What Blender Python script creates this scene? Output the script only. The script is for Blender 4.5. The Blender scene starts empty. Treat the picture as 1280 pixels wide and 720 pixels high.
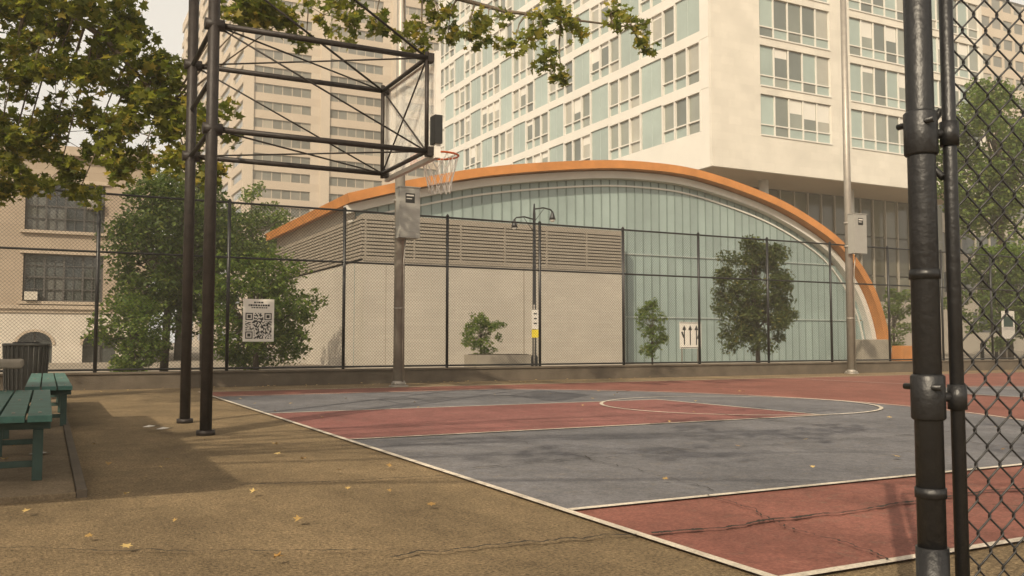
import bpy, math, random
import numpy as np
from mathutils import Vector
random.seed(7); np.random.seed(7)
scene=bpy.context.scene
R=math.radians

# ---------------------------------------------------------------- materials
def new_mat(name):
    m=bpy.data.materials.new(name); m.use_nodes=True
    nt=m.node_tree; b=nt.nodes['Principled BSDF']
    return m,nt,b
def mat(name,col,rough=0.7,var=0.15,scale=3.0,bump=0.0,bscale=60,metal=0.0,spec=0.3,island=0.0,col2=None,scale2=None):
    m,nt,b=new_mat(name); N=nt.nodes; L=nt.links
    tc=N.new('ShaderNodeTexCoord')
    no=N.new('ShaderNodeTexNoise'); no.inputs['Scale'].default_value=scale; no.inputs['Detail'].default_value=8; no.inputs['Roughness'].default_value=0.65
    L.new(tc.outputs['Object'],no.inputs['Vector'])
    cr=N.new('ShaderNodeValToRGB')
    c2=col2 if col2 else tuple(min(1,c*(1+var)) for c in col)
    c1=tuple(c*(1-var) for c in col) if not col2 else col
    cr.color_ramp.elements[0].position=0.3; cr.color_ramp.elements[1].position=0.7
    cr.color_ramp.elements[0].color=(*c1,1); cr.color_ramp.elements[1].color=(*c2,1)
    L.new(no.outputs['Fac'],cr.inputs['Fac'])
    out=cr.outputs['Color']
    if island>0:
        g=N.new('ShaderNodeNewGeometry'); mr=N.new('ShaderNodeMapRange')
        mr.inputs['To Min'].default_value=1-island; mr.inputs['To Max'].default_value=1+island
        L.new(g.outputs['Random Per Island'],mr.inputs['Value'])
        hs=N.new('ShaderNodeHueSaturation'); L.new(mr.outputs['Result'],hs.inputs['Value']); L.new(out,hs.inputs['Color']); out=hs.outputs['Color']
    L.new(out,b.inputs['Base Color'])
    b.inputs['Roughness'].default_value=rough; b.inputs['Metallic'].default_value=metal
    b.inputs['Specular IOR Level'].default_value=spec
    if bump>0:
        n2=N.new('ShaderNodeTexNoise'); n2.inputs['Scale'].default_value=bscale; n2.inputs['Detail'].default_value=4
        L.new(tc.outputs['Object'],n2.inputs['Vector'])
        bp=N.new('ShaderNodeBump'); bp.inputs['Strength'].default_value=bump; bp.inputs['Distance'].default_value=0.02
        L.new(n2.outputs['Fac'],bp.inputs['Height']); L.new(bp.outputs['Normal'],b.inputs['Normal'])
    return m
def ground_mat(name,ca,cb,speck=0.35,stain=0.35,rough=0.9,bump=0.5,wear=None,wlo=.54):
    """coarse aggregate surface: big soft stains * fine speckle, optional worn patches"""
    m,nt,b=new_mat(name); N=nt.nodes; L=nt.links
    tc=N.new('ShaderNodeTexCoord')
    def noise(s,d=6,r=.6,stretch=None):
        n=N.new('ShaderNodeTexNoise'); n.inputs['Scale'].default_value=s; n.inputs['Detail'].default_value=d; n.inputs['Roughness'].default_value=r
        if stretch:
            mp=N.new('ShaderNodeMapping'); mp.inputs['Scale'].default_value=stretch
            L.new(tc.outputs['Object'],mp.inputs['Vector']); L.new(mp.outputs['Vector'],n.inputs['Vector'])
        else: L.new(tc.outputs['Object'],n.inputs['Vector'])
        return n.outputs['Fac']
    def mrange(x,a,c,lo,hi):
        q=N.new('ShaderNodeMapRange'); q.inputs['From Min'].default_value=a;q.inputs['From Max'].default_value=c
        q.inputs['To Min'].default_value=lo;q.inputs['To Max'].default_value=hi; L.new(x,q.inputs['Value']); return q.outputs['Result']
    def mul(a,c):
        q=N.new('ShaderNodeMath'); q.operation='MULTIPLY'; L.new(a,q.inputs[0]); L.new(c,q.inputs[1]); return q.outputs[0]
    mx=N.new('ShaderNodeMix'); mx.data_type='RGBA'
    mx.inputs[6].default_value=(*ca,1); mx.inputs[7].default_value=(*cb,1)
    L.new(mrange(noise(.5,8,.6),.35,.65,0,1),mx.inputs[0])
    colout=mx.outputs[2]
    if wear:
        mw=N.new('ShaderNodeMix'); mw.data_type='RGBA'; L.new(colout,mw.inputs[6]); mw.inputs[7].default_value=(*wear,1)
        wf=mul(mrange(noise(9,10,.8),wlo,wlo+.12,0,1),mrange(noise(.9,6,.6),.4,.6,.2,.95))
        L.new(wf,mw.inputs[0]); colout=mw.outputs[2]
    f=mul(mrange(noise(60,4,.8),.3,.7,1-speck,1+speck),mrange(noise(1.3,9,.7,(1,.6,1)),.3,.7,1-stain,1+stain*.5))
    f=mul(f,mrange(noise(12,6,.7),.3,.7,.8,1.16))
    vm=N.new('ShaderNodeVectorMath'); vm.operation='SCALE'
    L.new(colout,vm.inputs[0]); L.new(f,vm.inputs['Scale'])
    L.new(vm.outputs[0],b.inputs['Base Color'])
    b.inputs['Roughness'].default_value=rough; b.inputs['Specular IOR Level'].default_value=.25
    bp=N.new('ShaderNodeBump'); bp.inputs['Strength'].default_value=bump; bp.inputs['Distance'].default_value=.015
    L.new(noise(70,3,.75),bp.inputs['Height']); L.new(bp.outputs['Normal'],b.inputs['Normal'])
    return m
def leaf_mat(name,ca,cb,cc=None,trans=0.35):
    m,nt,b=new_mat(name); N=nt.nodes; L=nt.links
    g=N.new('ShaderNodeNewGeometry'); cr=N.new('ShaderNodeValToRGB')
    els=cr.color_ramp.elements
    els[0].color=(*ca,1); els[1].color=(*(cc if cc else cb),1)
    if cc:
        e=els.new(.82); e.color=(*cb,1)
    L.new(g.outputs['Random Per Island'],cr.inputs['Fac'])
    L.new(cr.outputs['Color'],b.inputs['Base Color']); b.inputs['Roughness'].default_value=.55; b.inputs['Specular IOR Level'].default_value=.3
    tr=N.new('ShaderNodeBsdfTranslucent'); hs=N.new('ShaderNodeHueSaturation'); hs.inputs['Value'].default_value=1.7; hs.inputs['Saturation'].default_value=1.05
    L.new(cr.outputs['Color'],hs.inputs['Color']); L.new(hs.outputs['Color'],tr.inputs['Color'])
    ms=N.new('ShaderNodeMixShader'); ms.inputs[0].default_value=trans
    L.new(b.outputs[0],ms.inputs[1]); L.new(tr.outputs[0],ms.inputs[2])
    L.new(ms.outputs[0],N['Material Output'].inputs['Surface'])
    return m
def glass_mat(name,ramp,rough=.12,spec=.6):
    m,nt,b=new_mat(name); N=nt.nodes; L=nt.links
    g=N.new('ShaderNodeNewGeometry'); cr=N.new('ShaderNodeValToRGB'); cr.color_ramp.interpolation='CONSTANT'
    els=cr.color_ramp.elements
    els[0].color=(*ramp[0][1],1); els[0].position=ramp[0][0]
    els[1].color=(*ramp[1][1],1); els[1].position=ramp[1][0]
    for p,c in ramp[2:]:
        e=els.new(p); e.color=(*c,1)
    L.new(g.outputs['Random Per Island'],cr.inputs['Fac'])
    tc=N.new('ShaderNodeTexCoord'); no=N.new('ShaderNodeTexNoise'); no.inputs['Scale'].default_value=.6; no.inputs['Detail'].default_value=5
    L.new(tc.outputs['Object'],no.inputs['Vector'])
    mr=N.new('ShaderNodeMapRange'); mr.inputs['To Min'].default_value=.7; mr.inputs['To Max'].default_value=1.3; L.new(no.outputs['Fac'],mr.inputs['Value'])
    vm=N.new('ShaderNodeVectorMath'); vm.operation='SCALE'; L.new(cr.outputs['Color'],vm.inputs[0]); L.new(mr.outputs['Result'],vm.inputs['Scale'])
    L.new(vm.outputs[0],b.inputs['Base Color']); b.inputs['Roughness'].default_value=rough; b.inputs['Specular IOR Level'].default_value=spec
    return m
def brick_mat(name,col,mortar,scale,bw=.5,rh=.25,ms=.02,flat=False):
    m,nt,b=new_mat(name); N=nt.nodes; L=nt.links
    tc=N.new('ShaderNodeTexCoord'); sp=N.new('ShaderNodeSeparateXYZ'); cb=N.new('ShaderNodeCombineXYZ'); ad=N.new('ShaderNodeMath')
    L.new(tc.outputs['Object'],sp.inputs[0]); L.new(sp.outputs[0],ad.inputs[0]); L.new(sp.outputs[1],ad.inputs[1])
    L.new(ad.outputs[0],cb.inputs[0]); L.new(sp.outputs[2],cb.inputs[1])
    br=N.new('ShaderNodeTexBrick'); L.new(cb.outputs[0],br.inputs['Vector'])
    br.inputs['Scale'].default_value=scale; br.inputs['Brick Width'].default_value=bw; br.inputs['Row Height'].default_value=rh; br.inputs['Mortar Size'].default_value=ms
    br.inputs['Color1'].default_value=(*col,1); br.inputs['Color2'].default_value=(*[c*.93 for c in col],1); br.inputs['Mortar'].default_value=(*mortar,1)
    no=N.new('ShaderNodeTexNoise'); no.inputs['Scale'].default_value=.5; no.inputs['Detail'].default_value=8; L.new(tc.outputs['Object'],no.inputs['Vector'])
    mr=N.new('ShaderNodeMapRange'); mr.inputs['From Min'].default_value=.3; mr.inputs['From Max'].default_value=.7; mr.inputs['To Min'].default_value=.9; mr.inputs['To Max'].default_value=1.05; L.new(no.outputs['Fac'],mr.inputs['Value'])
    vm=N.new('ShaderNodeVectorMath'); vm.operation='SCALE'; L.new(br.outputs['Color'],vm.inputs[0]); L.new(mr.outputs['Result'],vm.inputs['Scale'])
    L.new(vm.outputs[0],b.inputs['Base Color']); b.inputs['Roughness'].default_value=.75
    return m

M={}
M['asphalt']=ground_mat('asphalt',(.19,.138,.078),(.25,.182,.103),.85,.42,.95,1.0)
M['court_red']=ground_mat('court_red',(.20,.078,.060),(.235,.095,.073),.4,.35,.85,.5,(.18,.13,.10))
M['court_blue']=ground_mat('court_blue',(.134,.134,.147),(.163,.160,.170),.4,.35,.85,.5,(.19,.165,.135))
M['key_red']=ground_mat('key_red',(.21,.083,.075),(.245,.103,.092),.4,.35,.85,.5,(.19,.135,.115))
M['line']=ground_mat('court_line',(.52,.47,.39),(.64,.57,.48),.3,.35,.8,.2,(.24,.19,.15),.5)
M['crack_and_shadow']=mat('crack_and_shadow',(.03,.025,.02),.95)
M['paving']=ground_mat('paving',(.26,.225,.18),(.32,.28,.22),.15,.2)
M['pad']=ground_mat('pad',(.17,.128,.08),(.21,.16,.105),.5,.35)
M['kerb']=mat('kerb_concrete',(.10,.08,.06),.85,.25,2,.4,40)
M['blackmetal']=mat('black_metal',(.012,.012,.013),.42,.3,8,.15,60,0,.5)
M['truss']=mat('truss_paint',(.022,.017,.015),.5,.4,9,.2,50)
M['galv']=mat('galvanised',(.34,.31,.27),.5,.12,5,.05,40,.5)
M['box']=mat('box_grey',(.28,.27,.245),.5,.06,5)
M['white']=mat('white_paint',(.66,.62,.56),.5,.06,5)
M['black']=mat('black_paint',(.02,.02,.02),.6)
M['orange']=mat('orange_metal',(.46,.19,.055),.55,.2,1.0)
M['rim']=mat('rim_orange',(.6,.12,.03),.4)
M['net']=mat('net_cord',(.62,.58,.54),.8)
M['teal']=mat('channel_glass',(.255,.315,.295),.3,.16,.35,0,60,0,.5,.08)
M['tealrib']=mat('glass_rib',(.18,.225,.21),.4)
M['tealhi']=mat('glass_joint',(.35,.40,.375),.3)
M['whiteband']=mat('white_band',(.60,.575,.52),.5,.06,1)
M['louver']=mat('louver_metal',(.27,.235,.19),.5,.1,2)
M['dark']=mat('dark_void',(.03,.028,.026),.9)
M['tile']=brick_mat('white_tile',(.42,.38,.32),(.35,.315,.265),1.0,.6,.15,.006)
M['facade']=mat('facade_panel',(.62,.595,.54),.55,.05,.3)
M['facade2']=brick_mat('facade_cladding',(.62,.58,.505),(.55,.51,.44),1.0,1.2,.6,.01)
M['fteal']=mat('facade_teal',(.30,.36,.33),.25,.1,.4,0,60,0,.5,.1)
M['fglass']=glass_mat('facade_glass',[(0,(.15,.165,.14)),(.3,(.22,.235,.20)),(.55,(.11,.125,.11)),(.8,(.33,.32,.27))],.06,.9)
M['fglass2']=glass_mat('tower_glass',[(0,(.13,.13,.115)),(.4,(.19,.18,.155)),(.7,(.16,.16,.14)),(.88,(.31,.28,.225))])
M['beige']=mat('beige_concrete',(.44,.36,.275),.8,.06,.2)
M['beige2']=mat('beige_pier',(.48,.40,.31),.8,.06,.2)
M['lime']=brick_mat('limestone',(.33,.262,.192),(.265,.205,.15),1.0,1.4,.5,.01)
M['lime2']=mat('limestone_trim',(.38,.31,.235),.8,.12,2,.3,30)
M['limew']=mat('limestone_base',(.50,.45,.38),.8,.12,1,.2,30)
M['wframe']=mat('window_frame',(.07,.065,.06),.6)
M['oldglass']=glass_mat('old_glass',[(0,(.03,.035,.035)),(.5,(.06,.065,.06)),(.75,(.11,.11,.10))],.06,.7)
M['soffit']=mat('soffit',(.38,.29,.20),.6,.08,.4)
M['lobby']=glass_mat('lobby_glass',[(0,(.06,.056,.034)),(.35,(.085,.077,.048)),(.7,(.12,.115,.078))],.12,.6)
M['grey']=mat('grey_cladding',(.34,.30,.245),.7,.08,.3)
M['bark']=mat('bark',(.14,.11,.08),.9,.4,6,.6,25)
M['darkbark']=mat('dark_bark',(.07,.055,.04),.9,.3,6,.4,25)
M['leaf_s']=leaf_mat('sycamore_leaf',(.06,.085,.016),(.20,.21,.035),(.34,.26,.05),.6)
M['leaf_g']=leaf_mat('green_leaf',(.028,.052,.011),(.09,.128,.026),(.14,.155,.035),.35)
M['leaf_l']=leaf_mat('locust_leaf',(.05,.092,.016),(.135,.19,.036),(.2,.22,.05),.4)
M['leaf_d']=leaf_mat('dark_leaf',(.03,.048,.011),(.08,.102,.022),(.14,.125,.03),.3)
M['bench']=mat('bench_green',(.05,.13,.11),.5,.3,6,.1)
M['benchleg']=mat('bench_leg',(.035,.065,.055),.6,.2,6)
M['concrete']=mat('concrete',(.26,.23,.185),.85,.15,3,.3,40)
M['bin']=mat('bin_steel',(.07,.07,.065),.55,.2,6)
M['ac']=mat('air_conditioner',(.45,.41,.34),.6)
M['yellow']=mat('yellow_sign',(.75,.60,.05),.5)
M['fallen']=leaf_mat('fallen_leaf',(.26,.15,.045),(.52,.38,.15),None,.1)
M['litter']=mat('litter',(.6,.57,.52),.7)

# ---------------------------------------------------------------- mesh builder
class MB:
    def __init__(s): s.v=[];s.f=[];s.m=[];s.sm=[];s.mats=[]
    def mi(s,k):
        if k not in s.mats: s.mats.append(k)
        return s.mats.index(k)
    def poly(s,pts,k,smooth=False):
        b=len(s.v); s.v+= [tuple(p) for p in pts]; s.f.append(tuple(range(b,b+len(pts)))); s.m.append(s.mi(k)); s.sm.append(smooth)
    def box(s,x0,x1,y0,y1,z0,z1,k):
        if x0>x1:x0,x1=x1,x0
        if y0>y1:y0,y1=y1,y0
        if z0>z1:z0,z1=z1,z0
        b=len(s.v); s.v+=[(x0,y0,z0),(x1,y0,z0),(x1,y1,z0),(x0,y1,z0),(x0,y0,z1),(x1,y0,z1),(x1,y1,z1),(x0,y1,z1)]
        for q in [(0,3,2,1),(4,5,6,7),(0,1,5,4),(1,2,6,5),(2,3,7,6),(3,0,4,7)]:
            s.f.append(tuple(b+i for i in q)); s.m.append(s.mi(k)); s.sm.append(False)
    def tube(s,pts,r,k,n=8,cap=True):
        pts=[Vector(p) for p in pts]; 
        if not hasattr(r,'__len__'): r=[r]*len(pts)
        b=len(s.v); prev=None
        for i,p in enumerate(pts):
            t=(pts[min(i+1,len(pts)-1)]-pts[max(i-1,0)]).normalized()
            if prev is None:
                a=Vector((0,0,1)) if abs(t.z)<.9 else Vector((1,0,0))
                u=t.cross(a).normalized()
            else:
                u=(prev-t*prev.dot(t)).normalized()
            prev=u; w=t.cross(u)
            for j in range(n):
                an=2*math.pi*j/n
                s.v.append(tuple(p+(u*math.cos(an)+w*math.sin(an))*r[i]))
        mi=s.mi(k)
        for i in range(len(pts)-1):
            for j in range(n):
                j2=(j+1)%n
                s.f.append((b+i*n+j,b+i*n+j2,b+(i+1)*n+j2,b+(i+1)*n+j)); s.m.append(mi); s.sm.append(n>4)
        if cap:
            s.f.append(tuple(b+j for j in reversed(range(n)))); s.m.append(mi); s.sm.append(False)
            e=b+(len(pts)-1)*n
            s.f.append(tuple(e+j for j in range(n))); s.m.append(mi); s.sm.append(False)
    def strip(s,pts,w,z,k,closed=False):
        n=len(pts); L=[];Rr=[]
        for i in range(n):
            if closed: a=pts[(i-1)%n]; c=pts[(i+1)%n]
            else: a=pts[max(i-1,0)]; c=pts[min(i+1,n-1)]
            dx,dy=c[0]-a[0],c[1]-a[1]; l=math.hypot(dx,dy); nx,ny=-dy/l,dx/l
            L.append((pts[i][0]+nx*w/2,pts[i][1]+ny*w/2,z)); Rr.append((pts[i][0]-nx*w/2,pts[i][1]-ny*w/2,z))
        for i in range(n if closed else n-1):
            j=(i+1)%n; s.poly([Rr[i],Rr[j],L[j],L[i]],k)
    def leaves(s,centers,radii,counts,size,shape,k,flat=.8,droop=.0):
        C=[];
        for c,r,n in zip(centers,radii,counts):
            d=np.random.normal(size=(n,3)); d/=np.linalg.norm(d,axis=1)[:,None]
            rad=r*np.random.rand(n)**.45
            p=np.array(c)+d*rad[:,None]*np.array([1,1,flat]); C.append(p)
        P=np.concatenate(C); n=len(P)
        nrm=np.random.normal(size=(n,3)); nrm[:,2]=np.abs(nrm[:,2])+.4; nrm/=np.linalg.norm(nrm,axis=1)[:,None]
        a=np.random.normal(size=(n,3)); u=np.cross(nrm,a); u/=np.linalg.norm(u,axis=1)[:,None]; w=np.cross(nrm,u)
        sz=size*(.6+.8*np.random.rand(n))
        sh=np.array(shape); m=len(sh)
        fold=(np.abs(sh[:,0])*.25)
        V=P[:,None,:]+(u[:,None,:]*sh[None,:,0,None]+w[:,None,:]*sh[None,:,1,None]+nrm[:,None,:]*fold[None,:,None])*sz[:,None,None]
        b=len(s.v); s.v+= [tuple(x) for x in V.reshape(-1,3).tolist()]
        mi=s.mi(k)
        s.f+= [tuple(range(b+i*m,b+(i+1)*m)) for i in range(n)]; s.m+=[mi]*n; s.sm+=[False]*n
    def obj(s,name,bevel=0):
        me=bpy.data.meshes.new(name); me.from_pydata(s.v,[],s.f)
        for k in s.mats: me.materials.append(M[k])
        me.polygons.foreach_set('material_index',s.m); me.polygons.foreach_set('use_smooth',s.sm); me.update()
        o=bpy.data.objects.new(name,me); scene.collection.objects.link(o)
        if bevel>0:
            bm=o.modifiers.new('b','BEVEL'); bm.width=bevel; bm.segments=2; bm.limit_method='ANGLE'
        return o
DIAMOND=[(0,-.5),(.3,0),(0,.5),(-.3,0)]
MAPLE=[(0,-.5),(.12,-.2),(.45,-.28),(.3,-.02),(.52,.22),(.2,.2),(.0,.58),(-.2,.2),(-.52,.22),(-.3,-.02),(-.45,-.28),(-.12,-.2)]
OVAL=[(0,-.5),(.22,-.2),(.24,.15),(0,.5),(-.24,.15),(-.22,-.2)]

# ---------------------------------------------------------------- ground
g=MB(); g.poly([(-1500,-1500,0),(1500,-1500,0),(1500,1500,0),(-1500,1500,0)],'asphalt'); g.obj('ground')
g=MB(); g.poly([(-60,19.4,.02),(200,19.4,.02),(200,300,.02),(-60,300,.02)],'paving'); g.obj('plaza_paving')
c=MB()
CX,CY0,CY1=2.5,2.62,17.2; HX,HY,HR=4.2,9.9,6.75
c.poly([(CX,CY0,.004),(CX+28,CY0,.004),(CX+28,CY1,.004),(CX,CY1,.004)],'court_red')
a0=math.asin(5.7/HR); arc=[(HX+HR*math.cos(t),HY+HR*math.sin(t)) for t in np.linspace(-a0,a0,40)]
tp=[(CX,HY-5.7)]+arc+[(CX,HY+5.7)]
c.poly([(x,y,.008) for x,y in tp],'court_blue')
tp2=[(2*(CX+14)-x,y) for x,y in tp]
c.poly([(x,y,.008) for x,y in reversed(tp2)],'court_blue')
c.poly([(CX,8.15,.012),(8.6,8.15,.012),(8.6,11.6,.012),(CX,11.6,.012)],'key_red')
circ=lambda cx,cy,r:[(cx+r*math.cos(t),cy+r*math.sin(t)) for t in np.linspace(0,2*math.pi,48,endpoint=False)]
c.poly([(x,y,.008) for x,y in circ(16.5,9.9,2.2)],'court_blue')
lz=.016; lw=.05
c.strip([(CX,CY0-.03),(CX,CY1+.03)],lw,lz,'line'); c.strip([(CX+.03,CY0),(CX+28,CY0)],lw,lz,'line')
c.strip([(CX+.03,CY1),(CX+28,CY1)],lw,lz,'line')
c.strip([(CX+.03,HY-5.7)]+arc+[(CX+.03,HY+5.7)],lw,lz,'line')
c.strip([(CX+.03,8.15),(8.57,8.15)],lw,lz,'line'); c.strip([(CX+.03,11.6),(8.57,11.6)],lw,lz,'line')
c.strip([(8.6,8.12),(8.6,11.63)],lw,lz,'line')
c.strip(circ(8.9,10.1,1.95),lw,lz+.004,'line',True); c.strip(circ(16.5,9.9,2.2),lw,lz,'line',True)
c.strip([(16.5,CY0),(16.5,CY1)],lw,lz+.004,'line')
c.obj('basketball_court')
def crack_and_shadow(mb,p0,p1,w,z,amp,n=60):
    pts=[];o=0
    for i in range(n+1):
        t=i/n; o+=random.uniform(-amp,amp); o*=.93
        dx,dy=p1[0]-p0[0],p1[1]-p0[1]; l=math.hypot(dx,dy)
        pts.append((p0[0]+dx*t-dy/l*o,p0[1]+dy*t+dx/l*o))
    for i in range(n):
        ww=w*random.uniform(.3,1.5); mb.strip([pts[i],pts[i+1]],ww,z,'crack_and_shadow')
k=MB(); crack_and_shadow(k,(2.55,3.5),(5.6,3.5),.026,.021,.02,90); crack_and_shadow(k,(1.3,3.62),(2.47,3.5),.014,.021,.02); crack_and_shadow(k,(-.3,4.6),(1.3,3.75),.008,.021,.02)
crack_and_shadow(k,(4,13.5),(14,14),.03,.021,.04); crack_and_shadow(k,(2.6,5.9),(9,6.1),.01,.021,.03,100); crack_and_shadow(k,(7.2,3),(7.6,9),.014,.021,.03)
crack_and_shadow(k,(1.1,5.85),(2.5,5.6),.014,.021,.01); crack_and_shadow(k,(3.1,2.62),(3.5,4.2),.008,.021,.02); crack_and_shadow(k,(3.6,4.3),(3.9,8),.007,.021,.03); crack_and_shadow(k,(4.4,3.5),(5.2,2.7),.01,.021,.02)  # first strip is a thin shadow line along the seam, painted in dark colour
k.obj('pavement_crack_and_shadow')
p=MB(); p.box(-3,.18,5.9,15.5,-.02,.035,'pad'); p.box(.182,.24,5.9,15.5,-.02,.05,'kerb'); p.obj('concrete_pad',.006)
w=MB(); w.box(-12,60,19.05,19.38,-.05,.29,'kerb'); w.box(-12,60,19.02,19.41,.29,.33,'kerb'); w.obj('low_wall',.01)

# fallen leaves + litter
f=MB()
cs=[(random.uniform(-1,2.4),random.uniform(3,9),.02) for _ in range(40)]+[(random.uniform(2.6,12),random.uniform(3,15),.03) for _ in range(40)]+[(random.uniform(-2,14),random.uniform(17.6,18.9),.02) for _ in range(80)]
for (x,y,z) in cs:
    a=random.uniform(0,6.28); s_=random.uniform(.03,.07); t=random.uniform(-.2,.7)
    f.poly([(x+s_*(u*math.cos(a)-v*math.sin(a)),y+s_*(u*math.sin(a)+v*math.cos(a)),z+.012+s_*abs(u)*t+.012*v) for u,v in MAPLE],'fallen')
f.obj('fallen_leaves')
f=MB()
for (x,y) in [(1.05,9.6),(.95,9.9),(-.05,7.9)]:
    f.poly([(x,y,.05),(x+.1,y+.03,.06),(x+.11,y+.1,.045),(x+.02,y+.12,.06)],'litter'); f.poly([(x,y,.05),(x+.02,y+.12,.06),(x-.05,y+.08,.045)],'litter')
f.obj('paper_litter')

# ---------------------------------------------------------------- far fence
FY=19.2; fz0,fz1=.36,3.83
f=MB()
X0,X1=-8,36
for i in range(24):
    x=.85+2.47*(i-4)
    if X0-.5<x<X1+1: f.tube([(x,FY,.25),(x,FY,fz1+.03)],.036,'blackmetal',8); f.tube([(x,FY,fz1+.03),(x,FY,fz1+.08)],[.045,.015],'blackmetal',8)
for z in (fz1,2.68,fz0+.02): f.tube([(xx,FY-.01,z) for xx in np.arange(X0,X1+1.5,2.47/2)],.024,'blackmetal',6)
sp=.0707; H=fz1-fz0; n=int((X1-X0+H)/sp)
NS=12; r_=.0028; offs3=[(0,-r_),(r_*.87,r_*.5),(-r_*.87,r_*.5)]
mi_=f.mi('blackmetal')
for i in range(n):
    a=X0-H+i*sp
    for sgn in (1,-1):
        ids=[]
        for q_ in range(NS+1):
            t=q_/NS; x=a+H*t; z=(fz0+H*t) if sgn==1 else (fz1-H*t)
            if x<X0 or x>X1: ids.append(None); continue
            b=len(f.v)
            for (o1,o2) in offs3: f.v.append((x-sgn*o1*.7,FY+.03+.002*sgn+o2,z+o1*.7))
            ids.append(b)
        for q_ in range(NS):
            b,c_=ids[q_],ids[q_+1]
            if b is None or c_ is None: continue
            for j in range(3):
                j2=(j+1)%3; f.f.append((b+j,b+j2,c_+j2,c_+j)); f.m.append(mi_); f.sm.append(False)
f.obj('chain_link_fence')

# QR sign on the fence
q=MB(); x0,x1,z0,z1=3.62,4.26,.93,1.82; yq=FY-.06
q.box(x0,x1,yq,yq+.01,z0,z1,'white')
n=25; S=(x1-x0-.1)/n; ox,oz=x0+.05,z0+.06
random.seed(3)
for i in range(n):
    for j in range(n):
        def finder(i,j):
            for (a,b_) in ((0,0),(0,n-7),(n-7,n-7)):
                u,v=i-a,j-b_
                if -1<=u<=7 and -1<=v<=7:
                    if u in(-1,7) or v in(-1,7): return 0
                    return 1 if (u in(0,6) or v in(0,6) or (2<=u<=4 and 2<=v<=4)) else 0
            return None
        r=finder(i,j); 
        if r is None: r=random.random()<.5
        if r: q.poly([(ox+i*S,yq-.003,oz+j*S),(ox+(i+1)*S,yq-.003,oz+j*S),(ox+(i+1)*S,yq-.003,oz+(j+1)*S),(ox+i*S,yq-.003,oz+(j+1)*S)],'black')
for (zz,wd,h) in ((z1-.07,.2,.035),(z1-.13,.42,.04),(z1-.18,.3,.025)):
    xx=(x0+x1)/2-wd/2
    while xx<(x0+x1)/2+wd/2:
        l=random.uniform(.02,.05); q.box(xx,xx+l,yq-.003,yq-.001,zz-h/2,zz+h/2,'black'); xx+=l+.012
q.obj('qr_code_sign')

# ---------------------------------------------------------------- poles with boxes
def lightpole(x,y,bz0,bz1,bw,h=12,side=-1):
    m=MB(); m.tube([(x,y,0),(x,y,.03)],.2,'galv',16); m.tube([(x,y,.03),(x,y,.12)],[.15,.125],'galv',16)
    m.tube([(x,y,.05),(x,y,h)],[.115,.085],'galv',16)
    for a in range(4): m.tube([(x+.15*math.cos(a*1.57+.8),y+.15*math.sin(a*1.57+.8),.03),(x+.15*math.cos(a*1.57+.8),y+.15*math.sin(a*1.57+.8),.08)],.018,'galv',6)
    m.box(x-bw/2+.08,x+bw/2+.08,y-.38,y-.13,bz0,bz1,'box'); m.box(x-bw/2+.065,x+bw/2+.095,y-.395,y-.12,bz1,bz1+.02,'box')
    m.box(x-.02,x+.18,y-.385,y-.382,bz1-.32,bz1-.12,'black'); m.box(x+.0,x+.16,y-.388,y-.3855,bz1-.18,bz1-.15,'white');m.box(x+.0,x+.12,y-.388,y-.3855,bz1-.24,bz1-.225,'white')
    m.tube([(x,y,bz0+.2),(x,y,bz0+.26)],.13,'galv',16); m.tube([(x,y,bz1-.26),(x,y,bz1-.2)],.13,'galv',16)
    m.tube([(x+.05,y-.2,bz0),(x+.04,y-.14,bz0-.5),(x+.03,y-.13,.1)],.014,'galv',6)
    m.tube([(x,y,1.6),(x,y,1.63)],.12,'galv',16)
    m.box(x-.9,x+.9,y-.1,y+.1,h-.1,h+.1,'galv'); m.box(x-.9,x-.45,y-.5,y-.1,h-.2,h+.15,'box'); m.box(x+.45,x+.9,y-.5,y-.1,h-.2,h+.15,'box')
    return m.obj('light_pole')
lightpole(6.49,17.6,3.06,4.1,.44); lightpole(20.9,18.75,3.5,4.65,.5)

# ---------------------------------------------------------------- basketball hoop
h=MB(); PX=1.42; Y1,Y2=9.3,10.8; XE=3.74
for y in (Y1,Y2):
    h.tube([(PX,y,0),(PX,y,5.7)],.058,'truss',14); h.tube([(PX,y,0),(PX,y,.05)],.09,'truss',14)
    for z in (4.13,3.06): h.tube([(PX,y,z),(XE,y,z)],.031,'truss',10)
    h.tube([(PX-.09,y,4.13),(PX+.10,y,4.13)],.06,'truss',10); h.tube([(PX-.09,y,3.06),(PX+.10,y,3.06)],.06,'truss',10)
    h.tube([(XE,y,3.0),(XE,y,4.2)],.026,'truss',8)
    h.tube([(PX,y,5.55),(XE,y,4.13)],.014,'truss',6)
    h.tube([(PX,y,4.13),(XE,y,3.06)],.010,'truss',6)
for z in (5.55,4.13,3.06,3.6): h.tube([(PX,Y1,z),(PX,Y2,z)],.026,'truss',8)
for z in (4.13,3.06): h.tube([(XE,Y1,z),(XE,Y2,z)],.026,'truss',8)
h.tube([(PX,Y1,4.13),(XE,Y2,4.13)],.010,'truss',6); h.tube([(PX,Y2,4.13),(XE,Y1,4.13)],.010,'truss',6)
h.tube([(PX,Y1,3.06),(XE,Y2,3.06)],.010,'truss',6); h.tube([(PX,Y2,3.06),(XE,Y1,3.06)],.010,'truss',6)
h.tube([(XE,Y1,4.13),(XE,Y2,3.06)],.011,'truss',6); h.tube([(XE,Y1,3.06),(XE,Y2,4.13)],.011,'truss',6)
BX=3.84; b0,b1,c0,c1=9.2,10.92,2.98,4.2
M['acrylic'],nt,bb=new_mat('acrylic_board'); bb.inputs['Base Color'].default_value=(.8,.78,.72,1); bb.inputs['Roughness'].default_value=.15; bb.inputs['Alpha'].default_value=.35
h.box(BX-.006,BX+.006,b0+.03,b1-.03,c0+.03,c1-.03,'acrylic')
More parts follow.
